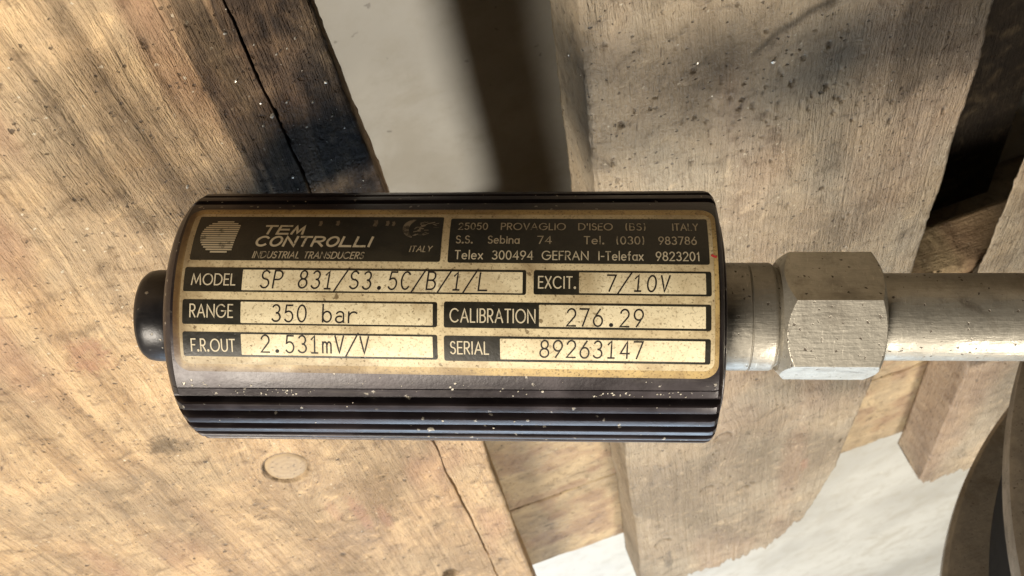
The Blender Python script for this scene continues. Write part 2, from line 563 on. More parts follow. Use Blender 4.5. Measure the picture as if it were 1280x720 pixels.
def feat_left(X, Y):
    g = grain_warp(X, Y, [(KN[0], KN[1], 0.0066, 0.035), (-0.052, -0.326, 0.004, 0.03), (-0.118, -0.215, 0.004, 0.03)], 11)
    # a long crack splits the board near its right edge
    cx = crack(Y)
    wdt = 0.00005 + 0.00022 * vnoise(Y * 45, Y * 0, 21, 2)
    d = np.abs(X - cx)
    dz = -0.0045 * (1 - sstep(wdt * 0.6, wdt * 1.6, d))
    ke = knot_metric(X, Y)
    dz += -0.0009 * (1 - sstep(0.97, 1.05, ke))
    dz += 0.0004 * (vnoise(X * 35, Y * 20, 31, 2) - 0.5) + 0.0003 * (vnoise(g * 700, Y * 14, 32, 2) - 0.5)
    # dark edge strip: stain plus the transducer's shadow painted into the colour
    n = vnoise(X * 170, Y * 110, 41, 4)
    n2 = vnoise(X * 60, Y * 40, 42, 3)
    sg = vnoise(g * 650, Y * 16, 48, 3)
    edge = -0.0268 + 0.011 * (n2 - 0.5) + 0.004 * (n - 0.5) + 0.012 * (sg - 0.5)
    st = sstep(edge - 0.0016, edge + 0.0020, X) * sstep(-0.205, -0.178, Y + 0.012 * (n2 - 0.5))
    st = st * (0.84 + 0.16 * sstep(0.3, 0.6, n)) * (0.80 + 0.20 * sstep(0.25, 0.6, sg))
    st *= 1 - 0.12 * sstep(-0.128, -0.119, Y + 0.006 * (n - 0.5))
    grime_shade = np.maximum(st, 0.62 * dots(X, Y, [(-0.0819, -0.2479, 0.0042, 0.006, 1.0), (-0.078, -0.252, 0.0035, 0.004, 0.6)]))
    ring = np.abs(ke - 1.02)
    grime_shade = np.maximum(grime_shade, (1 - sstep(0.02, 0.13, ring)) * (0.30 + 0.65 * sstep(-0.285, -0.278, Y)))
    # brown heartwood streaks that follow the grain
    for (x0, wd, ya, yb, s) in ((-0.0450, 0.0022, -0.185, -0.05, 0.50), (-0.0545, 0.0012, -0.20, -0.09, 0.34),
                                (-0.0355, 0.0013, -0.178, -0.12, 0.30), (-0.066, 0.0014, -0.19, -0.05, 0.25),
                                (-0.0400, 0.0010, -0.39, -0.30, 0.25), (-0.100, 0.002, -0.33, -0.2, 0.16)):
        dd = np.abs(g - x0 - 0.002 * (vnoise(Y * 22, Y * 0, 51, 2) - 0.5)) / wd
        grime_shade = np.maximum(grime_shade, s * np.exp(-dd ** 2) * sstep(ya - 0.02, ya + 0.01, Y) * (0.55 + 0.45 * vnoise(g * 1800, Y * 30, 52, 2)))
    pts = scatter(170, -0.15, -0.008, -0.43, -0.10, 0.00025, 0.0008, 5)
    pts += [(-0.035, -0.403, 0.0030, 0.0045, 1.0), (-0.0630, -0.352, 0.001, 0.0017, 1.0), (-0.090, -0.315, .0007, .001, 1)]
    sp = dots(X, Y, pts)
    dz -= 0.0018 * dots(X, Y, [(-0.035, -0.403, 0.0026, 0.004, 1.0)])
    wm = 0.8 * dots(X, Y, [(-0.0806, -0.2009, 0.0055, 0.008, 0.9)] ) * sstep(0.35, 0.65, n)
    wm = np.maximum(wm, 0.55 * dots(X, Y, [(-0.0500, -0.326, 0.0022, 0.016, 1.0), (-0.044, -0.335, 0.0018, 0.012, 0.9), (-0.0565, -0.318, 0.0018, 0.010, 0.7)]))
    wm = np.maximum(wm, 0.45 * sstep(0.55, 0.8, vnoise(g * 60, Y * 16, 61, 3)))
    return dz, g, grime_shade, sp, wm


def crack(Y):
    return -0.0195 + 0.0030 * (vnoise(Y * 14, Y * 0 + 0.5, 91, 2) - 0.5) + 0.0010 * (vnoise(Y * 90, Y * 0 + 0.5, 92, 2) - 0.5)


XC = -0.0195
XL, XR = -0.160, -0.0062
xs = np.concatenate([np.linspace(XL, XC - 0.0014, 285), np.linspace(XC - 0.0012, XC + 0.0012, 33), np.linspace(XC + 0.0014, XR, 26)])
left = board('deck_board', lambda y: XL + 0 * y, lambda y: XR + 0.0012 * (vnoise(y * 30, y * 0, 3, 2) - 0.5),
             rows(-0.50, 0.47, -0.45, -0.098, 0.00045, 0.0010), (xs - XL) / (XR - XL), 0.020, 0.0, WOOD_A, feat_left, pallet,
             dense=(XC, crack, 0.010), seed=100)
left['label'] = 'wide pine deck board with a long crack, a round knot and an edge dark with stain and painted-in shadow'

# the round dead knot sits loose in its hole
kv, kf = [(0, 0, 0.00015)], []
NKN = 40
for ri, (rr, zz) in enumerate(((0.35, 0.0002), (0.7, 0.0001), (0.92, 0.0), (0.97, -0.0004), (0.97, -0.0012))):
    for j in range(NKN):
        a = 2 * math.pi * j / NKN
        q = rr * (1 + 0.02 * math.sin(3 * a + 1) + 0.01 * math.sin(5 * a))
        kv.append((q * (KA[0] * math.cos(a) - KB[0] * math.sin(a)), q * (KA[1] * math.cos(a) - KB[1] * math.sin(a)), zz))
for j in range(NKN):
    kf.append((0, 1 + j, 1 + (j + 1) % NKN))
    for ri in range(4):
        a, b = 1 + ri * NKN + j, 1 + ri * NKN + (j + 1) % NKN
        kf.append((a, a + NKN, b + NKN, b))
knot = mesh_obj('knot', kv, kf, M_KNOT, left)
knot.location = (KN[0], KN[1], 0.1 - 0.00050)


def feat_mid(X, Y):
    g = grain_warp(X, Y, [(0.0735, -0.3695, 0.003, 0.02), (0.104, -0.395, 0.004, 0.05)], 13)
    n = vnoise(X * 150, Y * 100, 43, 4)
    n2 = vnoise(X * 50, Y * 36, 44, 3)
    dz = 0.0006 * (vnoise(X * 40, Y * 22, 33, 2) - 0.5) + 0.0003 * (vnoise(g * 600, Y * 14, 34, 2) - 0.5)
    dark = 0.62 * np.exp(-((X - 0.068) / 0.010) ** 2 - ((Y + 0.176) / 0.013) ** 2) * (0.4 + 1.0 * n)  # soft dark patch: shadow of the transducer's end painted in
    # dragged dark scratch
    x_, y_ = X - 0.0755, Y + 0.1767
    L = math.hypot(0.0154, 0.0069)
    ux, uy = 0.0154 / L, 0.0069 / L
    al, ac = x_ * ux + y_ * uy, -x_ * uy + y_ * ux
    dark = np.maximum(dark, 0.75 * np.exp(-((ac - 0.0045 * (vnoise(al * 130, al * 0, 73, 3) - 0.5)) / (0.0004 + 0.0016 * n)) ** 2) * sstep(-0.004, 0.001, al) * (1 - sstep(L, L + 0.02, al)) * (0.55 + 0.6 * n))
    # pipe and nut shadow painted as a brown corner patch, saw-tooth lower edge
    tooth = 0.010 * np.abs(((X * 130 + 2 * n2) % 1.0) - 0.5)
    corner_shade = sstep(0.1085, 0.1115, X + 0.002 * (n - 0.5)) * sstep(-0.2105, -0.2035, Y + tooth + 0.004 * (n2 - 0.5))
    dark = np.maximum(dark, 0.50 * corner_shade * (0.6 + 0.6 * n))
    dark = np.maximum(dark, 0.40 * np.exp(-((X - 0.0985) / 0.0032) ** 2 - ((Y + 0.222) / 0.010) ** 2))
    dark = np.maximum(dark, 0.34 * np.exp(-((X - 0.083) / 0.018) ** 2 - ((Y + 0.372) / 0.022) ** 2) * (0.4 + n))
    dents = ((0.0487, -0.4553, 0.0034), (0.0679, -0.4132, 0.0026), (0.0833, -0.4271, 0.0026), (0.0735, -0.3695, 0.0030))
    for (dx, dy, r) in dents:                     # crescent hammer marks
        d = np.hypot(X - dx, (Y - dy) * 0.8)
        cr = np.exp(-((d - r) / (0.25 * r)) ** 2) * sstep(-0.2 * r, 0.6 * r, (Y - dy))
        dz -= 0.0007 * cr + 0.0005 * np.exp(-(d / r) ** 2)
        dark = np.maximum(dark, 0.72 * cr * (0.6 + 0.5 * n))
    dark = np.maximum(dark, 0.42 * dots(X, Y, [(0.0502, -0.478, 0.0022, 0.013, 1.0)]))
    q = random.Random(9)
    pts = scatter(110, 0.038, 0.132, -0.46, -0.14, 0.00025, 0.0009, 6)
    for _ in range(80):
        px = q.gauss(0.078, 0.020)
        pts.append((px, -0.146 - 0.6 * px + q.gauss(0, 0.013), q.uniform(0.0003, 0.0007), q.uniform(0.0004, 0.0017), q.uniform(0.2, 0.9)))
    sp = dots(X, Y, pts)
    dz -= 0.0004 * sp
    wm = 0.55 * dots(X, Y, [(0.1085, -0.4221, 0.0020, 0.006, 1.0), (0.1030, -0.42, 0.006, 0.05, 0.35)])
    wm = np.maximum(wm, 0.22 * sstep(0.52, 0.8, vnoise(X * 40, Y * 14, 63, 3)))
    return dz, g, dark, sp, wm


def end_mid(T):
    x = 0.0375 + T * 0.092
    return -0.508 + 0.022 * sstep(0.102, 0.121, x) + 0.050 * sstep(0.119, 0.131, x) + 0.013 * (vnoise(T * 24, T * 0, 5, 4) - 0.5) + 0.006 * (vnoise(T * 95, T * 0, 15, 2) - 0.5)


mid = board('deck_board', lambda y: 0.0375 + 0.0018 * (vnoise(y * 26, y * 0, 6, 3) - 0.5) + 0.0022 * sstep(-0.30, -0.14, y),
            lambda y: 0.1335 + 0.0022 * (vnoise(y * 24, y * 0, 7, 3) - 0.5) - 0.009 * sstep(-0.30, -0.46, y),
            rows(-0.507, 0.47, -0.506, -0.138, 0.00048, 0.0010), np.linspace(0, 1, 190), 0.022, 0.0, WOOD_B, feat_mid, pallet,
            seed=200, endf=end_mid)
mid['label'] = 'grey scuffed pine deck board with hammer dents and a broken corner'


def feat_right(X, Y):
    g = grain_warp(X, Y, [], 17)
    n = vnoise(X * 150, Y * 100, 45, 4)
    dz = 0.0006 * (vnoise(X * 40, Y * 22, 35, 2) - 0.5)
    sp = dots(X, Y, scatter(60, 0.158, 0.27, -0.5, -0.25, 0.0003, 0.001, 8))
    return dz, g, 0.2 * sstep(0.5, 0.8, n), sp, 0.28 * sstep(0.4, 0.7, vnoise(X * 30, Y * 12, 65, 3))


def right_edge(y):
    return 0.1575 + 0.0135 * sstep(-0.325, -0.395, y) + 0.0016 * (vnoise(y * 30, y * 0, 8, 3) - 0.5)


rb = board('deck_board', right_edge, lambda y: 0.285 + 0 * y, rows(-0.497, 0.47, -0.496, -0.245, 0.0007, 0.0014),
           np.linspace(0, 1, 120), 0.020, 0.0, WOOD_B, feat_right, pallet, seed=300, side_shade=lambda y: 0.97 * sstep(-0.375, -0.335, y + 0.02 * (vnoise(y * 80, y * 0, 71, 3) - 0.5)),
           endf=lambda T: -0.497 + 0.016 * (vnoise(T * 14, T * 0, 6, 3) - 0.5) + 0.008 * (vnoise(T * 70, T * 0, 16, 2) - 0.5) - 0.006 * T)
rb['label'] = 'pinkish pine deck board with a wavy edge, under the grooved steel wheel'


def feat_str(X, Y):
    g = grain_warp(X, Y, [], 19)
    n = vnoise(X * 120, Y * 100, 47, 4)
    return 0.0008 * (n - 0.5), g, 0.25 * sstep(0.5, 0.8, n), dots(X, Y, scatter(60, -0.5, -0.4, -0.01, 0.17, 0.0003, 0.001, 12)), 0.4 * sstep(0.45, 0.7, n)


for (ya, yb) in ((-0.4895, -0.4215), (0.40, 0.468)):
    near = ya > 0
    ry = rows(-0.16, 0.285, -0.02, 0.18, 0.0012, 0.0012) if not near else np.linspace(0.285, -0.16, 12)
    s = board('stringer', lambda y, a=ya: a + 0 * y + 0.0035 * (vnoise(y * 60, y * 0, 9, 3) - 0.5), lambda y, b=yb: b + 0 * y, ry,
              np.linspace(0, 1, 50 if not near else 8), 0.0795, -0.0225, WOOD_C, feat_str, pallet, swap=True, seed=400)

board('cross_board', lambda y: -0.4203 + 0 * y, lambda y: -0.350 + 0 * y, rows(-0.16, 0.285, -0.02, 0.18, 0.0012, 0.0012),
      np.linspace(0, 1, 60), 0.020, -0.0222, WOOD_C, feat_str, pallet, swap=True, seed=500)

bb = board('gap_shade_board', lambda y: 0.118 + 0 * y, lambda y: 0.232 + 0 * y, np.linspace(0.39, -0.41, 160), np.linspace(0, 1, 40), 0.018, -0.0815,
           WOOD_C, lambda X, Y: (0 * X, grain_warp(X, Y, [], 23), 0.93 + 0.07 * vnoise(X * 60, Y * 40, 29, 3), 0 * X, 0 * X), pallet, seed=600)  # added board, its near-black colour stands in for shade in the gap
bb['label'] = 'added board coloured dark as shade under the gap between two deck boards'


# ------------------------------------------------------------------ pressure transducer
CEN = Vector((-0.00270768, -0.16867542, 0.04173494))
AX = Vector((0.93696109, -0.07893323, 0.34040192))
FR = Vector((-0.11757989, 0.84613117, 0.51984326))
UPT = Vector((0.32905758, 0.52709733, -0.78351102))
tr = empty('pressure_transducer', (0, 0, 0),
           'black ribbed pressure transducer with cream rating plate, hex nut and steel pipe above the pallet', 'pressure transducer')
tm = Matrix.Identity(4)
for i in range(3):
    tm[i][0], tm[i][1], tm[i][2], tm[i][3] = AX[i], UPT[i], FR[i], CEN[i]
tr.matrix_world = tm
RB = 0.022


def cyl(s, a, r):
    """local point at axial s, angle a (0 faces FR, + towards UPT), radius r"""
    return (s, r * math.sin(a), r * math.cos(a))


# body sleeve: smooth face for the plate, flutes round the rest
ang, rad = [], []
PITCH = 9.5
a = -31.0
for q in np.linspace(57.0, -31.0, 60):
    ang.append(q)
    rad.append(RB)
ang.append(-31.25)
rad.append(RB - 0.0003)
q = -31.6
ang.append(q)
rad.append(RB - 0.00005)
n_fl = int((360 - 57 - 35.5) / PITCH)
start = -35.2
span = (360 - 57 - 35.2) / n_fl
for k in range(n_fl):
    b0 = start - k * span
    dep = 0.0016
    for (f, rr) in ((0.0, RB - 0.0001), (0.03, RB - 0.0004), (0.07, RB - dep), (0.30, RB - dep - 0.0001), (0.46, RB - dep), (0.50, RB - 0.0004),
                    (0.535, RB - 0.0001), (0.56, RB), (0.78, RB + 0.00003)):
        ang.append(b0 - f * span)
        rad.append(rr)
S0, S1 = -0.0445, 0.0473
prof = [(S0 + 0.0003, -0.0105), (S0, -0.0065), (S0 + 0.0001, -0.0048), (S0 + 0.0005, -0.0030), (S0 + 0.0011, -0.0017), (S0 + 0.0019, -0.0007), (S0 + 0.0028, -0.0001), (S0 + 0.0036, 0)]
prof += [(x, 0) for x in np.linspace(S0 + 0.012, S1 - 0.006, 6)]
prof += [(S1 - 0.0016, 0), (S1 - 0.0009, -0.0003), (S1 - 0.0003, -0.0010), (S1, -0.0022), (S1, -0.0050), (S1 - 0.0002, -0.0105)]
NA = len(ang)
vv, ff = [], []
for (s, dr) in prof:
    for a_, r_ in zip(ang, rad):
        rr = min(r_, RB + 0.0001 + dr) if dr > -0.004 else min(r_, RB + dr)
        vv.append(cyl(s, R(a_), rr))
for i in range(len(prof) - 1):
    for j in range(NA):
        a_, b_ = i * NA + j, i * NA + (j + 1) % NA
        ff.append((a_, b_, b_ + NA, a_ + NA))
body = mesh_obj('body_sleeve', vv, ff, M_BODY, tr, False)


def lathe(name, profile, mat, parent, seg=96, smooth=True):
    vv, ff = [], []
    for (s, r_) in profile:
        for j in range(seg):
            vv.append(cyl(s, 2 * math.pi * j / seg, max(r_, 1e-5)))
    for i in range(len(profile) - 1):
        for j in range(seg):
            a_, b_ = i * seg + j, i * seg + (j + 1) % seg
            ff.append((a_, a_ + seg, b_ + seg, b_))
    o = mesh_obj(name, vv, ff, mat, parent, smooth)
    return o


def smooth_sharp(o, ang=35):
    me = o.data
    me.set_sharp_from_angle(angle=R(ang))


body.data.polygons.foreach_set('use_smooth', [True] * len(body.data.polygons))
smooth_sharp(body, 28)

o = lathe('end_cap', [(S0 + 0.0006, 0.0125), (S0 - 0.0010, 0.0122), (S0 - 0.0013, 0.0095), (S0 - 0.0014, 0.0090), (S0 - 0.0028, 0.0089), (S0 - 0.0031, 0.0083), (S0 - 0.0036, 0.0081), (S0 - 0.0041, 0.0083),
                      (S0 - 0.0074, 0.0083), (S0 - 0.0086, 0.0081), (S0 - 0.0093, 0.0076), (S0 - 0.0096, 0.0068), (S0 - 0.0096, 0.0052),
                      (S0 - 0.0078, 0.0050), (S0 - 0.0078, 0.0)], M_BOSS, tr)
smooth_sharp(o)
o = lathe('end_ring', [(S1 - 0.0006, 0.0180), (S1 + 0.0005, 0.0178), (S1 + 0.0007, 0.0172), (S1 + 0.0007, 0.0090)], M_BODY, tr)
smooth_sharp(o)
o = lathe('threaded_neck', [(S1 + 0.0005, 0.0093), (S1 + 0.0012, 0.00945), (S1 + 0.0058, 0.00945), (S1 + 0.0060, 0.0093), (S1 + 0.0062, 0.00945), (S1 + 0.0096, 0.00945),
                            (S1 + 0.0101, 0.0093), (S1 + 0.0105, 0.0088), (S1 + 0.0112, 0.0086), (S1 + 0.0135, 0.0086)], M_NECK, tr)
smooth_sharp(o)

# hex nut with turned chamfers
NS, NE, HR = 0.0583, 0.0752, 0.0116
hs = np.unique(np.concatenate([np.linspace(0, 0.0032, 34), np.linspace(0.0032, (NE - NS) - 0.0026, 12), np.linspace((NE - NS) - 0.0026, NE - NS, 28)]))
HA = -15.0
seg = 360
vv, ff = [], []


def hexr(a):
    b = (a - R(-(HA))) % (math.pi / 3)
    return HR * math.cos(math.pi / 6) / math.cos(b - math.pi / 6)


rings = [(0.0002, 0.0085, True)] + [(x, None, False) for x in hs] + [(NE - NS - 0.0002, 0.0070, True)]
for (x, fix, isf) in rings:
    for j in range(seg):
        a_ = 2 * math.pi * j / seg
        if isf:
            r_ = fix
        else:
            r_ = min(hexr(a_), 0.00945 + x * 1.15, 0.00985 + (NE - NS - x) * 1.55)
        vv.append(cyl(NS + x, a_, r_))
for i in range(len(rings) - 1):
    for j in range(seg):
        a_, b_ = i * seg + j, i * seg + (j + 1) % seg
        ff.append((a_, a_ + seg, b_ + seg, b_))
nut = mesh_obj('hex_nut', vv, ff, M_NUT, tr)
smooth_sharp(nut, 14)

# pipe: runs up out of the picture, bends and drops to the floor
PR = 0.0076
ploc = []
for s in np.linspace(NE - 0.001, 0.36, 24):
    ploc.append(CEN + AX * float(s))
end = ploc[-1]
down = Vector((0, 0, -1))
BR = 0.04
nrm = (down - AX * down.dot(AX)).normalized()
cc = end + nrm * BR
tot = AX.angle(down)
for t in np.linspace(0, tot, 14)[1:]:
    ploc.append(cc - nrm * BR * math.cos(float(t)) + AX * BR * math.sin(float(t)))
last = ploc[-1]
ploc.append(Vector((last.x, last.y, -0.0995)))
inv = tm.inverted()
ploc = [inv @ p for p in ploc]
vv, ff = [], []
SG = 56
pt = None
for i, p in enumerate(ploc):
    tg = (ploc[min(i + 1, len(ploc) - 1)] - ploc[max(i - 1, 0)]).normalized()
    ref = Vector((0, 1, 0)) if pt is None else pt
    n1 = (ref - tg * ref.dot(tg)).normalized()
    pt = n1
    n2 = tg.cross(n1)
    for j in range(SG):
        a_ = 2 * math.pi * j / SG
        vv.append(tuple(p + n1 * PR * math.cos(a_) + n2 * PR * math.sin(a_)))
for i in range(len(ploc) - 1):
    for j in range(SG):
        a_, b_ = i * SG + j, i * SG + (j + 1) % SG
        ff.append((a_, b_, b_ + SG, a_ + SG))
mesh_obj('pipe', vv, ff, M_PIPE, tr)

# ---- rating plate: coordinates in mm, s along the axis, t round the sleeve
TILT = -0.011


def on(s, t, lift):
    return cyl(s * 1e-3, (t + TILT * s) * 1e-3 / RB, RB + lift * 1e-3)


def patch(name, s0, s1, t0, t1, lift, mat, parent, rc=0.0, skirt=False, edge=False):
    ss = np.unique(np.concatenate([np.linspace(s0, s1, max(3, int((s1 - s0) / 1.2))),
                                   s0 + rc * (1 - np.cos(np.linspace(0, math.pi / 2, 9))), s1 - rc * (1 - np.cos(np.linspace(0, math.pi / 2, 9)))]))
    NT_ = max(3, int((t1 - t0) / 0.6) + 1)
    vv, ff, ed = [], [], []
    for s in ss:
        ins = 0.0
        e = min(s - s0, s1 - s)
        if e < rc:
            ins = rc - math.sqrt(max(0, rc * rc - (rc - e) ** 2))
        for k in range(NT_):
            t = (t0 + ins) + (t1 - t0 - 2 * ins) * k / (NT_ - 1)
            vv.append(on(float(s), t, lift))
            # dirt creeps in from the left end and the lower left rim
            dl, db, dt = s - s0, t - t0, t1 - t
            lw = 1 - min(1, max(0, (s - s0) / 62.0))
            ed.append(min(1, max(1.0 * math.exp(-max(dl - 0.7, 0) / 1.3), (0.25 + 0.95 * lw) * math.exp(-db / 1.6), (0.25 + 0.4 * lw) * math.exp(-dt / 0.8),
                                 0.3 * math.exp(-(s1 - s) / 0.4))))
    for i in range(len(ss) - 1):
        for k in range(NT_ - 1):
            a_ = i * NT_ + k
            ff.append((a_, a_ + NT_, a_ + NT_ + 1, a_ + 1))
    if skirt:
        N = len(ss)
        loop = [i * NT_ for i in range(N)] + [(N - 1) * NT_ + k for k in range(1, NT_)] + [i * NT_ + NT_ - 1 for i in range(N - 2, -1, -1)] + [k for k in range(NT_ - 2, 0, -1)]
        base = len(vv)
        for q in loop:
            x, y, z = vv[q]
            f = (RB - 0.00004) / math.hypot(y, z)
            vv.append((x, y * f, z * f))
            ed.append(ed[q])
        for i in range(len(loop)):
            j = (i + 1) % len(loop)
            ff.append((loop[i], base + i, base + j, loop[j]))
    o = mesh_obj(name, vv, ff, mat, parent, True, {'edge': [q * edge for q in ed]} if edge else None)
    if skirt:
        smooth_sharp(o, 40)
    return o


plate = patch('rating_plate', -41.2, 46.2, -9.1, 21.0, 0.16, M_PLATE, tr, 2.6, True, True)
plate['label'] = 'yellowed cream rating plate printed with black panels'
patch('printed_field', -40.1, 45.5, -7.75, 19.55, 0.19, M_FIELD, plate, 1.6, False, 0.55)
PANELS = [(-39.2, 2.0, 9.4, 18.75), (3.2, 44.85, 9.3, 18.4), (-39.65, 15.9, 4.05, 8.1), (17.1, 45.0, 4.15, 8.1),
          (-39.6, 1.8, -1.2, 2.75), (2.87, 44.9, -1.22, 2.85), (-39.6, 1.8, -6.45, -2.42), (2.85, 44.85, -6.6, -2.5)]
for p in PANELS:
    patch('printed_panel', *p, 0.22, M_PANEL, plate, 0.35)
WINS = [(-30.0, 15.35, 4.32, 7.75), (24.3, 44.15, 4.45, 7.8), (-30.0, 1.1, -0.93, 2.45), (18.0, 44.05, -0.88, 2.52),
        (-30.0, 1.05, -6.1, -2.7), (11.8, 44.0, -6.2, -2.85)]
for p in WINS:
    patch('value_field', *p, 0.25, M_WIN, plate, 0.12)


# ---- stroke lettering
def arc(cx, cy, rx, ry, a0, a1, n=14):
    return [(cx + rx * math.cos(R(a0 + (a1 - a0) * i / n)), cy + ry * math.sin(R(a0 + (a1 - a0) * i / n))) for i in range(n + 1)]


G = {
    'A': (.78, [[(0, 0), (.5, 1), (1, 0)], [(.17, .34), (.83, .34)]]),
    'B': (.55, [[(0, 0), (0, 1), (.5, 1)] + arc(.5, .76, .42, .24, 90, -90, 10) + [(0, .52)], [(.5, .52)] + arc(.5, .26, .5, .26, 90, -90, 10) + [(0, 0)]]),
    'C': (.88, [arc(.55, .5, .55, .5, 45, 315, 26)]),
    'D': (.78, [[(0, 0), (0, 1), (.35, 1)] + arc(.35, .5, .65, .5, 90, -90, 18) + [(0, 0)]]),
    'E': (.48, [[(1, 1), (0, 1), (0, 0), (1, 0)], [(0, .52), (.9, .52)]]),
    'F': (.46, [[(1, 1), (0, 1), (0, 0)], [(0, .52), (.85, .52)]]),
    'G': (.98, [arc(.5, .5, .5, .5, 45, 360, 28) + [(.55, .5)]]),
    'I': (.06, [[(.5, 0), (.5, 1)]]),
    'L': (.44, [[(0, 1), (0, 0), (1, 0)]]),
    'M': (.98, [[(0, 0), (.14, 1), (.5, .12), (.86, 1), (1, 0)]]),
    'N': (.75, [[(0, 0), (0, 1), (1, 0), (1, 1)]]),
    'O': (1.0, [arc(.5, .5, .5, .5, 90, 450, 32)]),
    'P': (.52, [[(0, 0), (0, 1), (.5, 1)] + arc(.5, .74, .5, .26, 90, -90, 10) + [(0, .48)]]),
    'R': (.54, [[(0, 0), (0, 1), (.5, 1)] + arc(.5, .74, .46, .26, 90, -90, 10) + [(0, .48)], [(.4, .48), (1, 0)]]),
    'S': (.52, [arc(.5, .755, .44, .245, 30, 270, 14) + arc(.5, .255, .5, .255, 90, -150, 14)[1:]]),
    'T': (.58, [[(0, 1), (1, 1)], [(.5, 1), (.5, 0)]]),
    'U': (.66, [[(0, 1), (0, .36)] + arc(.5, .36, .5, .36, 180, 360, 16) + [(1, 1)]]),
    'V': (.70, [[(0, 1), (.5, 0), (1, 1)]]),
    'X': (.62, [[(0, 0), (1, 1)], [(0, 1), (1, 0)]]),
    'Y': (.64, [[(0, 1), (.5, .5), (1, 1)], [(.5, .5), (.5, 0)]]),
    '0': (.56, [arc(.5, .5, .5, .5, 90, 450, 28)]),
    '1': (.40, [[(.15, .78), (.55, 1), (.55, 0)]]),
    '2': (.56, [arc(.5, .72, .47, .28, 165, -35, 14) + [(.0, 0), (1, 0)]]),
    '3': (.56, [arc(.48, .75, .42, .25, 150, -80, 14), arc(.48, .26, .5, .26, 85, -150, 14)]),
    '4': (.62, [[(.76, 0), (.76, 1), (0, .28), (1, .28)]]),
    '5': (.56, [[(.92, 1), (.2, 1), (.1, .56)] + arc(.47, .32, .5, .32, 130, -145, 16)]),
    '6': (.56, [[(.72, 1), (.09, .5)] + arc(.5, .31, .5, .31, 140, 500, 24)]),
    '7': (.56, [[(0, 1), (1, 1), (.35, 0)]]),
    '8': (.56, [arc(.5, .76, .4, .24, 90, 450, 20), arc(.5, .26, .5, .26, 90, 450, 22)]),
    '9': (.56, [[(.28, 0), (.91, .5)] + arc(.5, .69, .5, .31, -40, 320, 24)]),
    '/': (.50, [[(-.1, -.22), (1.1, 1.2)]]),
    '.': (.10, [arc(.5, .05, .55, .06, 0, 360, 8)]),
    '-': (.32, [[(0, .42), (1, .42)]]),
    "'": (.06, [[(.5, 1), (.4, .72)]]),
    '(': (.20, [arc(1.2, .5, 1.1, .68, 130, 230, 10)]),
    ')': (.20, [arc(-.2, .5, 1.1, .68, 50, -50, 10)]),
    'a': (.54, [arc(.48, .31, .48, .31, 20, 380, 20), [(1, .64), (1, 0)]]),
    'b': (.56, [[(0, 1.05), (0, 0)], arc(.5, .32, .5, .32, 160, -200, 20)]),
    'e': (.56, [[(.02, .34), (.98, .34)] + arc(.5, .32, .5, .32, 0, 310, 20)]),
    'f': (.32, [[(.4, 0), (.4, .8)] + arc(.75, .8, .35, .22, 180, 70, 6), [(0, .62), (.9, .62)]]),
    'i': (.06, [[(.5, 0), (.5, .62)], [(.5, .82), (.5, .9)]]),
    'l': (.06, [[(.5, 0), (.5, 1.05)]]),
    'm': (.80, [[(0, 0), (0, .64)], [(0, .44)] + arc(.26, .44, .24, .2, 160, 0, 8) + [(.5, 0)], [(.5, .44)] + arc(.76, .44, .24, .2, 160, 0, 8) + [(1, 0)]]),
    'n': (.50, [[(0, 0), (0, .64)], [(0, .38)] + arc(.5, .38, .5, .26, 160, 0, 10) + [(1, 0)]]),
    'r': (.36, [[(0, 0), (0, .64)], [(0, .36)] + arc(.6, .36, .55, .28, 160, 50, 8)]),
    'x': (.48, [[(0, 0), (1, .64)], [(0, .64), (1, 0)]]),
}
# type-writer forms used on the stamped lines
MONO = dict(G)
MONO['1'] = (1, [[(.12, .80), (.5, 1), (.5, 0)], [(.15, 0), (.85, 0)]])
MONO['a'] = (1, [arc(.5, .46, .42, .18, 160, 0, 8) + [(.92, 0)], arc(.45, .17, .45, .19, 60, 330, 16)])
MONO['.'] = (1, [arc(.5, .07, .15, .07, 0, 360, 10), arc(.5, .07, .06, .03, 0, 360, 8)])
MONO['/'] = (1, [[(-.22, -.16), (1.22, 1.16)]])
MONO['m'] = (1, G['m'][1])


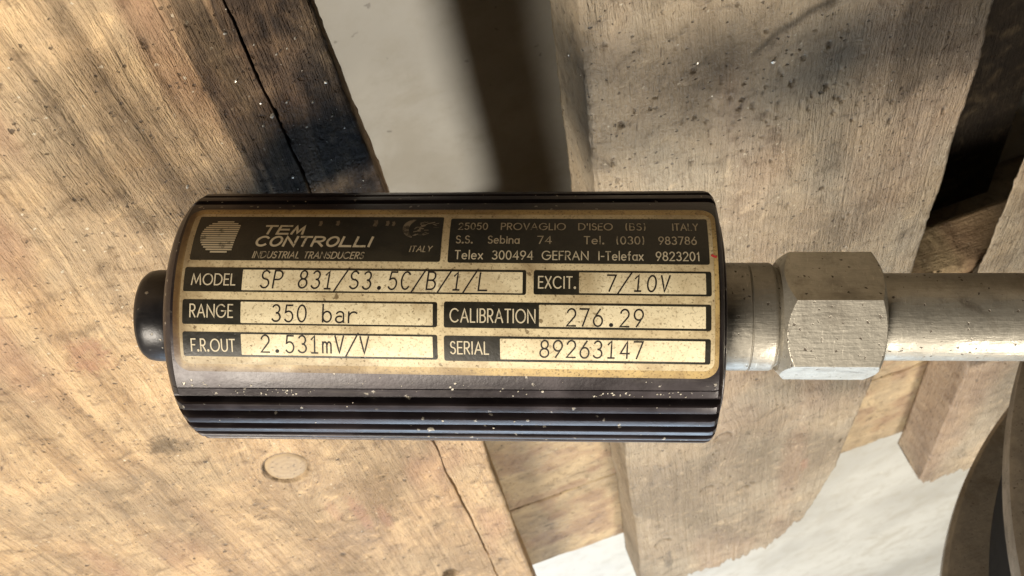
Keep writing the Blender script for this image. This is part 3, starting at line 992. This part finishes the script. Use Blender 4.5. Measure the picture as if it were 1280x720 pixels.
def ribbon(pts, wd, vv, ff, lift):
    """flat stroke of width wd along pts (mm on the plate)"""
    p = [pts[0]]
    for a_, b_ in zip(pts, pts[1:]):
        d = math.hypot(b_[0] - a_[0], b_[1] - a_[1])
        if d < 1e-4:
            continue
        m = max(1, int(d / 0.7))
        for i in range(1, m + 1):
            p.append((a_[0] + (b_[0] - a_[0]) * i / m, a_[1] + (b_[1] - a_[1]) * i / m))
    n = len(p)
    if n < 2:
        return
    closed = math.hypot(p[0][0] - p[-1][0], p[0][1] - p[-1][1]) < 1e-3

    def unit(a_, b_):
        d = math.hypot(b_[0] - a_[0], b_[1] - a_[1])
        return ((b_[0] - a_[0]) / d, (b_[1] - a_[1]) / d)
    base = len(vv)
    for i in range(n):
        if i == 0:
            t1 = unit(p[0], p[1])
            t0 = unit(p[-2], p[-1]) if closed else t1
        elif i == n - 1:
            t0 = unit(p[-2], p[-1])
            t1 = unit(p[0], p[1]) if closed else t0
        else:
            t0, t1 = unit(p[i - 1], p[i]), unit(p[i], p[i + 1])
        nx, ny = -(t0[1] + t1[1]), t0[0] + t1[0]
        l = math.hypot(nx, ny)
        if l < 0.25:
            nx, ny, l = -t1[1], t1[0], 1.0
        nx, ny = nx / l, ny / l
        k = min(1.7, 1.0 / max(0.3, -t0[1] * nx + t0[0] * ny)) * wd / 2
        x, y = p[i]
        if not closed and i in (0, n - 1):
            sg = -1 if i == 0 else 1
            x, y = x + t1[0] * wd * 0.4 * sg, y + t1[1] * wd * 0.4 * sg
        vv.append(on(x + nx * k, y + ny * k, lift))
        vv.append(on(x - nx * k, y - ny * k, lift))
    for i in range(n - 1):
        a_ = base + 2 * i
        ff.append((a_, a_ + 1, a_ + 3, a_ + 2))


def text(st, s0, s1, base, h, wd, mat, mono=0.0, slant=0.0, jit=0.0, lift=0.275, spc=0.26, wide=0.0):
    rng = random.Random(st)
    vv, ff = [], []
    if mono:
        adv = (s1 - s0 - mono) / (len(st) - 1)
        place = [(c, s0 + adv * i, mono) for i, c in enumerate(st)]
        tab = MONO
    else:
        tab = G
        tot = 0
        rel = []
        for c in st:
            wc = 0.35 if c == ' ' else G[c][0]
            if wide and c not in ' I':
                wc = wide
            rel.append((c, tot, wc))
            tot += wc + spc
        k = (s1 - s0) / (tot - spc)
        place = [(c, s0 + x * k, wc * k) for c, x, wc in rel]
    for c, x, wc in place:
        if c == ' ':
            continue
        jx, jy = rng.uniform(-jit, jit), rng.uniform(-jit, jit)
        for i, stroke in enumerate(tab[c][1]):
            pts = [(x + jx + px * wc + slant * py * h, base + jy + py * h) for px, py in stroke]
            ribbon(pts, wd, vv, ff, lift + 0.005 * i)
    return mesh_obj('lettering', vv, ff, mat, plate, True)


W = 0.21
text('MODEL', -38.3, -31.15, 5.15, 1.80, W, M_WHITE)
text('EXCIT.', 17.9, 23.7, 5.2, 1.85, W, M_WHITE)
text('RANGE', -38.3, -31.3, -0.05, 2.0, W, M_WHITE)
text('F.R.OUT', -38.2, -31.1, -5.55, 1.95, W, M_WHITE)
text('CALIBRATION', 3.9, 17.35, -0.30, 2.05, W, M_WHITE)
text('SERIAL', 3.9, 9.95, -5.38, 1.95, W, M_WHITE)
KW = 0.25
text('SP 831/S3.5C/B/1/L', -27.0, 9.6, 4.72, 2.85, KW, M_INK, 1.32, 0.10, 0.05)
text('7/10V', 28.6, 38.3, 4.83, 2.55, KW, M_INK, 1.30, 0.10, 0.04)
text('350 bar', -24.9, -11.1, -0.62, 2.6, KW, M_INK, 1.36, 0.03, 0.04)
text('276.29', 22.3, 34.2, -0.72, 2.65, KW, M_INK, 1.36, 0.04, 0.05)
text('2.531mV/V', -26.8, -9.3, -5.60, 2.75, KW, M_INK, 1.34, 0.03, 0.04)
text('89263147', 18.1, 34.2, -5.75, 2.7, KW, M_INK, 1.36, 0.05, 0.04)
text('TEM', -27.9, -21.2, 14.60, 1.75, 0.40, M_WHITE, 0, 0.28, 0, spc=0.36, wide=1.0)
text('CONTROLLI', -28.7, -9.8, 12.15, 1.80, 0.40, M_WHITE, 0, 0.28, 0, spc=0.36, wide=1.0)
text('INDUSTRIAL TRANSDUCERS', -28.8, -10.6, 9.85, 1.15, 0.17, M_FADED, 0, 0.22)
text('ITALY', -3.1, 0.4, 11.2, 1.05, 0.15, M_FADED, 0, 0.2)
L1, L2, L3, LW = 15.75, 12.90, 9.95, 0.19
for st, a_, b_ in (('25050', 4.6, 9.3), ('PROVAGLIO', 11.6, 22.0), ("D'ISEO", 24.2, 29.6), ('(BS)', 31.8, 34.9), ('ITALY', 39.3, 43.3)):
    text(st, a_, b_, L1, 1.45, LW, M_FADED)
for st, a_, b_ in (('S.S.', 4.4, 7.0), ('Sebina', 9.6, 14.6), ('74', 17.6, 19.8), ('Tel.', 25.1, 28.2), ('(030)', 30.3, 34.6), ('983786', 37.0, 42.9)):
    text(st, a_, b_, L2, 1.45, LW, M_FADED)
for st, a_, b_ in (('Telex', 4.4, 8.8), ('300494', 10.4, 16.9), ('GEFRAN', 18.4, 25.7), ('I-Telefax', 27.4, 34.4), ('9823201', 36.5, 43.4)):
    text(st, a_, b_, L3, 1.50, LW, M_WHITE)

# striped globe emblem
vv, ff = [], []
gx, gy, gr_ = -34.6, 14.1, 3.45
for i in range(15):
    yy = -gr_ + 0.25 + i * (2 * gr_ - 0.5) / 14
    hw = math.sqrt(gr_ ** 2 - yy ** 2)
    x1_ = min(hw, 2.35 + 0.12 * yy)
    ribbon([(gx - hw, gy + yy), (gx + x1_, gy + yy)], 0.30, vv, ff, 0.275)
mesh_obj('globe_emblem', vv, ff, M_WHITE, plate)
# worn emblem: a crescent rim and hatched remains
vv, ff = [], []
ex, ey = -1.6, 15.9
rim = arc(ex, ey, 2.5, 2.25, 115, 235, 22)
for i, pnt in enumerate(rim[:-1]):
    t = i / 21
    ribbon([rim[i], rim[i + 1]], 0.25 + 0.75 * math.sin(math.pi * t), vv, ff, 0.275 + 0.001 * (i % 2))
rng = random.Random(4)
for i in range(26):
    x, y = ex + rng.uniform(-1.2, 2.3), ey + rng.uniform(-1.7, 1.5)
    if math.hypot(x - ex, y - ey) < 2.4:
        ribbon([(x, y), (x + rng.uniform(.3, .9), y + rng.uniform(-.3, .45))], rng.uniform(.10, .24), vv, ff, 0.281 + 0.0008 * i)
mesh_obj('worn_emblem', vv, ff, ink_material('worn_print', (0.27, 0.225, 0.16), (0.04, 0.034, 0.024), 0.16), plate)
# scuffs along the top panel where the print is rubbed bare
vv, ff = [], []
for (x, y, hgt, wd) in ((-18.5, 17.0, 0.8, .5), (-15.6, 17.1, 0.7, .55), (-9.3, 17.1, 1.0, .7), (-7.3, 17.1, .8, .5), (-6.3, 17.0, .7, .45)):
    ribbon([(x, y - hgt / 2), (x + .1, y), (x, y + hgt / 2)], wd, vv, ff, 0.270)
mesh_obj('scuff', vv, ff, ink_material('scuffed_print', (0.20, 0.16, 0.11), (0.03, 0.026, 0.02), 0.12), plate)
# a red paint fleck on the rim of the plate
M_RED = plain('red_paint', (0.75, 0.05, 0.06), 0.4)
vv, ff = [], []
ribbon([(45.3, 10.95), (45.65, 10.75), (45.85, 10.7)], 0.40, vv, ff, 0.20)
mesh_obj('paint_fleck', vv, ff, M_RED, plate)


# ---- grit: dust chips lodged on the sleeve
def chip(vv, ff, p, nrm, size, rng):
    n = Vector(nrm).normalized()
    u = n.orthogonal().normalized()
    t_ = n.cross(u)
    k = rng.randint(4, 6)
    a0 = rng.uniform(0, 6.28)
    base = len(vv)
    e = rng.uniform(0.45, 1.0)
    for i in range(k):
        a_ = a0 + 2 * math.pi * i / k
        r_ = size * rng.uniform(0.6, 1.1)
        q = Vector(p) + u * r_ * math.cos(a_) + t_ * r_ * e * math.sin(a_) + n * size * rng.uniform(0.0, 0.15)
        vv.append(tuple(q))
    vv.append(tuple(Vector(p) + n * size * rng.uniform(0.35, 0.7)))
    for i in range(k):
        ff.append((base + i, base + (i + 1) % k, base + k))


rng = random.Random(21)
vv, ff = [], []
for i in range(190):
    aa = rng.choice([rng.uniform(-34, -26), rng.uniform(-75, -30), rng.uniform(-60, -30), rng.uniform(50, 75), rng.uniform(-30, 50)])
    s = rng.uniform(-0.040, 0.0465)
    if -22 < aa < 52 and -0.041 < s < 0.046:
        continue
    i0 = min(range(NA), key=lambda j: abs(ang[j] - aa))
    p = cyl(s, R(aa), rad[i0] + 0.00002)
    chip(vv, ff, p, (0, math.sin(R(aa)), math.cos(R(aa))), 0.00006 + 0.00022 * rng.random() ** 3, rng)
for (s, n_, sp_) in ((-0.0245, 16, 0.0022), (0.0305, 14, 0.0030), (0.0375, 9, 0.002), (-0.033, 5, 0.001)):
    for _ in range(n_):
        aa = rng.uniform(-34.5, -32)
        chip(vv, ff, cyl(s + rng.gauss(0, sp_), R(aa), RB), (0, math.sin(R(aa)), math.cos(R(aa))), rng.uniform(0.0001, 0.00026), rng)
dst = mesh_obj('dust_chips', vv, ff, plain('pale_dust', (0.62, 0.57, 0.47), 0.6), tr, False)
dst['kind'] = 'stuff'

# ------------------------------------------------------------------ loose metal chips on the boards
rng = random.Random(33)
vv, ff = [], []


def drop(x, y, size):
    chip(vv, ff, (x, y, 0.00005 + size * 0.1), (rng.uniform(-.6, .6), rng.uniform(-.6, .6), 1), size, rng)


for _ in range(55):
    drop(rng.uniform(-0.024, -0.0085), rng.uniform(-0.178, -0.112), 0.00012 + 0.0004 * rng.random() ** 3)
for _ in range(26):
    drop(rng.gauss(0.060, 0.010), rng.gauss(-0.166, 0.010), 0.00015 + 0.0006 * rng.random() ** 3)
for _ in range(60):
    x = rng.choice([rng.uniform(-0.14, -0.01), rng.uniform(0.042, 0.13)])
    drop(x, rng.uniform(-0.43, -0.11), 0.0001 + 0.0003 * rng.random() ** 3)
drop(-0.0205, -0.1500, 0.0007)
drop(-0.041, -0.1605, 0.0005)
drop(0.0805, -0.1815, 0.0008)
ch = mesh_obj('metal_chips', vv, ff, M_SWARF, None, False)
ch['kind'] = 'stuff'
ch['label'] = 'bright metal chips scattered over the pallet boards'
ch['category'] = 'metal chips'

# ------------------------------------------------------------------ grooved steel wheel standing on the right-hand board
wheel = empty('grooved_wheel', (0.2415, -0.335, 0.0),
              'dull brown steel wheel with two flanges and a black groove, standing on the pallet', 'wheel')
WR = 0.1445


def wheel_part(name, profile, mat, seg=160):
    vv, ff = [], []
    for (y, r_) in profile:
        for j in range(seg):
            a_ = 2 * math.pi * j / seg
            vv.append((r_ * math.cos(a_), y, WR + r_ * math.sin(a_)))
    for i in range(len(profile) - 1):
        for j in range(seg):
            a_, b_ = i * seg + j, i * seg + (j + 1) % seg
            ff.append((a_, b_, b_ + seg, a_ + seg))
    o = mesh_obj(name, vv, ff, mat, wheel)
    smooth_sharp(o, 30)


wheel_part('flange', [(0.062, 0.03), (0.062, 0.139), (0.061, 0.1425), (0.059, WR), (0.051, WR), (0.049, 0.1425), (0.048, 0.139), (0.048, 0.08)], M_REEL)
wheel_part('flange', [(-0.046, 0.08), (-0.046, 0.137), (-0.0475, 0.1405), (-0.050, 0.1418), (-0.056, 0.1418), (-0.0585, 0.1405), (-0.060, 0.137), (-0.060, 0.03)], M_REEL)
wheel_part('core', [(0.049, 0.1345), (-0.013, 0.1345), (-0.017, 0.1330), (-0.018, 0.12), (-0.047, 0.118)], M_RUBBER)
